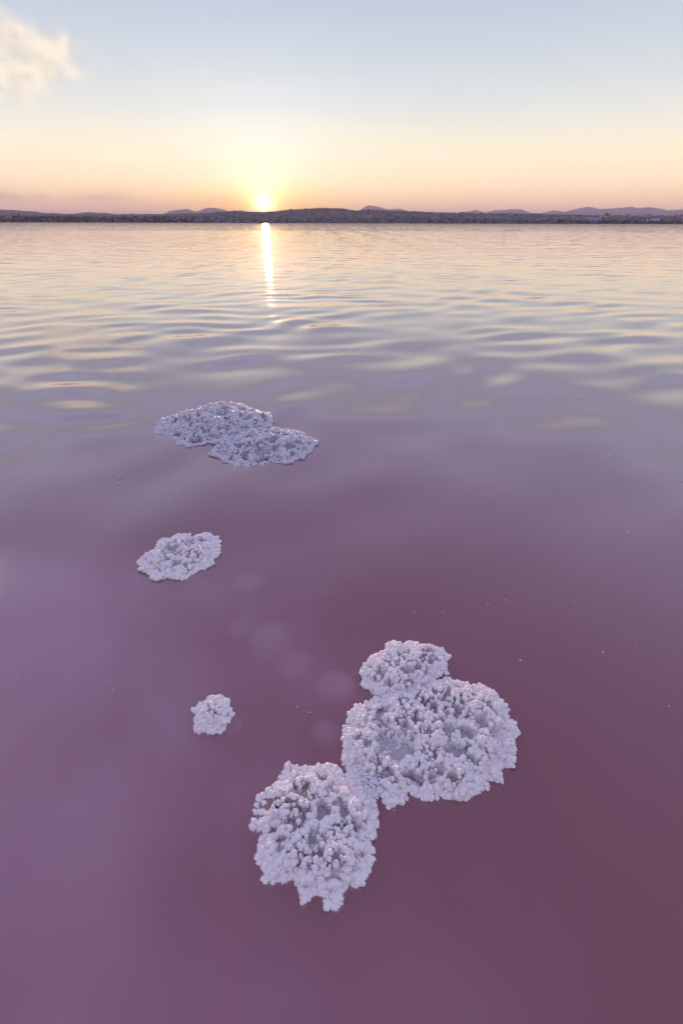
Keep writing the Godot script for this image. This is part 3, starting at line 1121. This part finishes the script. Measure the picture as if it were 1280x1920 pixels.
func sunken(rx: float, rz: float, seed_: int) -> ArrayMesh:
	var rng := RandomNumberGenerator.new()
	rng.seed = seed_
	var bump := noise(FastNoiseLite.TYPE_SIMPLEX_SMOOTH, 0.022, seed_, 3)
	var heads := []
	for k in 6:
		var a := rng.randf() * TAU
		var d := rng.randf_range(0.2, 0.75) if k > 0 else 0.0
		heads.append([Vector2(cos(a), sin(a)) * d, rng.randf_range(0.6, 0.95), rng.randf_range(0.4, 0.85) if k > 0 else 1.0])
	var v := PackedVector3Array()
	var n := 41
	for i in n:
		for j in n:
			var u := (Vector2(i, j) / (n - 1.0) * 2.0 - Vector2.ONE) * 2.3
			var top := 0.0
			for h in heads:
				var q: float = (u - h[0]).length() / h[1]
				top = top + (1.0 - top) * h[2] * exp(-q * q) * 0.85
			v.append(Vector3(u.x * rx, -0.085 * (1.0 - top) + 0.004 * bump.get_noise_2d(u.x * rx, u.y * rz), u.y * rz))
	return grid(v, n, n)

# ---------------------------------------------------------------- foam and floating specks
func build_small_things() -> void:
	var rng := RandomNumberGenerator.new()
	rng.seed = 55
	# foam in the gap where the large lobe meets the lower one
	var film := StandardMaterial3D.new()
	film.resource_name = "foam"
	film.albedo_color = lin(0.80, 0.80, 0.84)
	film.roughness = 0.15
	var bubble := SphereMesh.new()
	bubble.radius = 1.0
	bubble.height = 2.0
	bubble.radial_segments = 12
	bubble.rings = 6
	var mm := MultiMesh.new()
	mm.transform_format = MultiMesh.TRANSFORM_3D
	mm.mesh = bubble
	var c := px2(697, 1458)
	var list := []
	for k in 320:
		var p := Vector2(rng.randfn() * 0.8, rng.randfn()) * 0.020
		var s := rng.randf_range(0.0009, 0.0026)
		list.append(Transform3D(Basis().scaled(Vector3(s, s * 0.8, s)), Vector3(p.x, 0.013 + rng.randf() * 0.004, p.y)))
	mm.instance_count = list.size()
	for k in list.size():
		mm.set_instance_transform(k, list[k])
	var foam := MultiMeshInstance3D.new()
	foam.name = "foam"
	foam.multimesh = mm
	foam.material_override = film
	foam.position = Vector3(c.x, 0, c.y)
	add_child(foam)
	tag(foam, "patch of small white bubbles where the large salt lobe meets the lower one", "foam", "", "stuff")
	# flakes of salt afloat
	var flake_mat := plain(lin(0.75, 0.72, 0.78), 0.4)
	var flakes := []
	for k in 4:
		var st := SurfaceTool.new()
		st.begin(Mesh.PRIMITIVE_TRIANGLES)
		var n := 7
		for q in n:
			var a := TAU * q / n
			var b := TAU * (q + 1) / n
			var ra := 1.0 + 0.5 * sin(q * 2.3 + k)
			var rb := 1.0 + 0.5 * sin(((q + 1) % n) * 2.3 + k)
			var pa := Vector3(cos(a) * ra, 0, sin(a) * ra * 0.6)
			var pb := Vector3(cos(b) * rb, 0, sin(b) * rb * 0.6)
			for tri in [[Vector3(0, 0.5, 0), pa + Vector3(0, 0.25, 0), pb + Vector3(0, 0.25, 0)], [pa + Vector3(0, 0.25, 0), pa - Vector3(0, 0.5, 0), pb - Vector3(0, 0.5, 0)], [pa + Vector3(0, 0.25, 0), pb - Vector3(0, 0.5, 0), pb + Vector3(0, 0.25, 0)]]:
				for p in tri:
					st.add_vertex(p)
		st.generate_normals()
		flakes.append(st.commit())
	var singles := [[1178, 997, "above the right end of the open pink water"], [1140, 853, "near the right edge among the last ripples"], [1075, 1128, "in the open water right of the top salt lobe"], [960, 783, "in the ripples right of the far mounds"], [1088, 745, "farthest right among the ripples"], [525, 735, "just beyond the far mounds"], [975, 1238, "right of the top salt lobe"], [1130, 1222, "near the right edge below the middle"], [225, 892, "left below the far mounds"], [75, 758, "at the left edge beside the cloud's reflection"], [335, 918, "between the far mounds and the oval crust"]]
	for k in singles.size():
		var s: Array = singles[k]
		var o := put("salt_flake", flakes[k % 4], flake_mat)
		o.position = on_water(s[0], s[1], 0.001)
		o.scale = Vector3.ONE * 0.0035 * (o.position.length() * 0.35 + 0.5)
		o.rotation.y = rng.randf() * TAU
		tag(o, "white salt flake afloat " + s[2], "salt flake", "salt flakes afloat")
	var ms := MultiMesh.new()
	ms.transform_format = MultiMesh.TRANSFORM_3D
	ms.mesh = flakes[0]
	var drift := noise(FastNoiseLite.TYPE_SIMPLEX_SMOOTH, 0.8, 66, 2)
	list = []
	while list.size() < 650:
		var p := Vector2(rng.randf_range(-3.0, 3.0), -rng.randf_range(0.4, 4.5))
		if drift.get_noise_2d(p.x, p.y) + rng.randf_range(-0.5, 0.5) < 0.05:
			continue
		var s := rng.randf_range(0.0011, 0.0026) * (1.0 + 0.25 * p.length())
		list.append(Transform3D(Basis(Vector3.UP, rng.randf() * TAU).scaled(Vector3(s, s * 0.5, s)), Vector3(p.x, 0.0012, p.y)))
	ms.instance_count = list.size()
	for k in list.size():
		ms.set_instance_transform(k, list[k])
	var specks := MultiMeshInstance3D.new()
	specks.name = "salt_specks"
	specks.multimesh = ms
	specks.material_override = plain(lin(0.60, 0.50, 0.60), 0.5)
	add_child(specks)
	tag(specks, "fine specks of salt drifting on the calm pink water", "salt specks", "", "stuff")
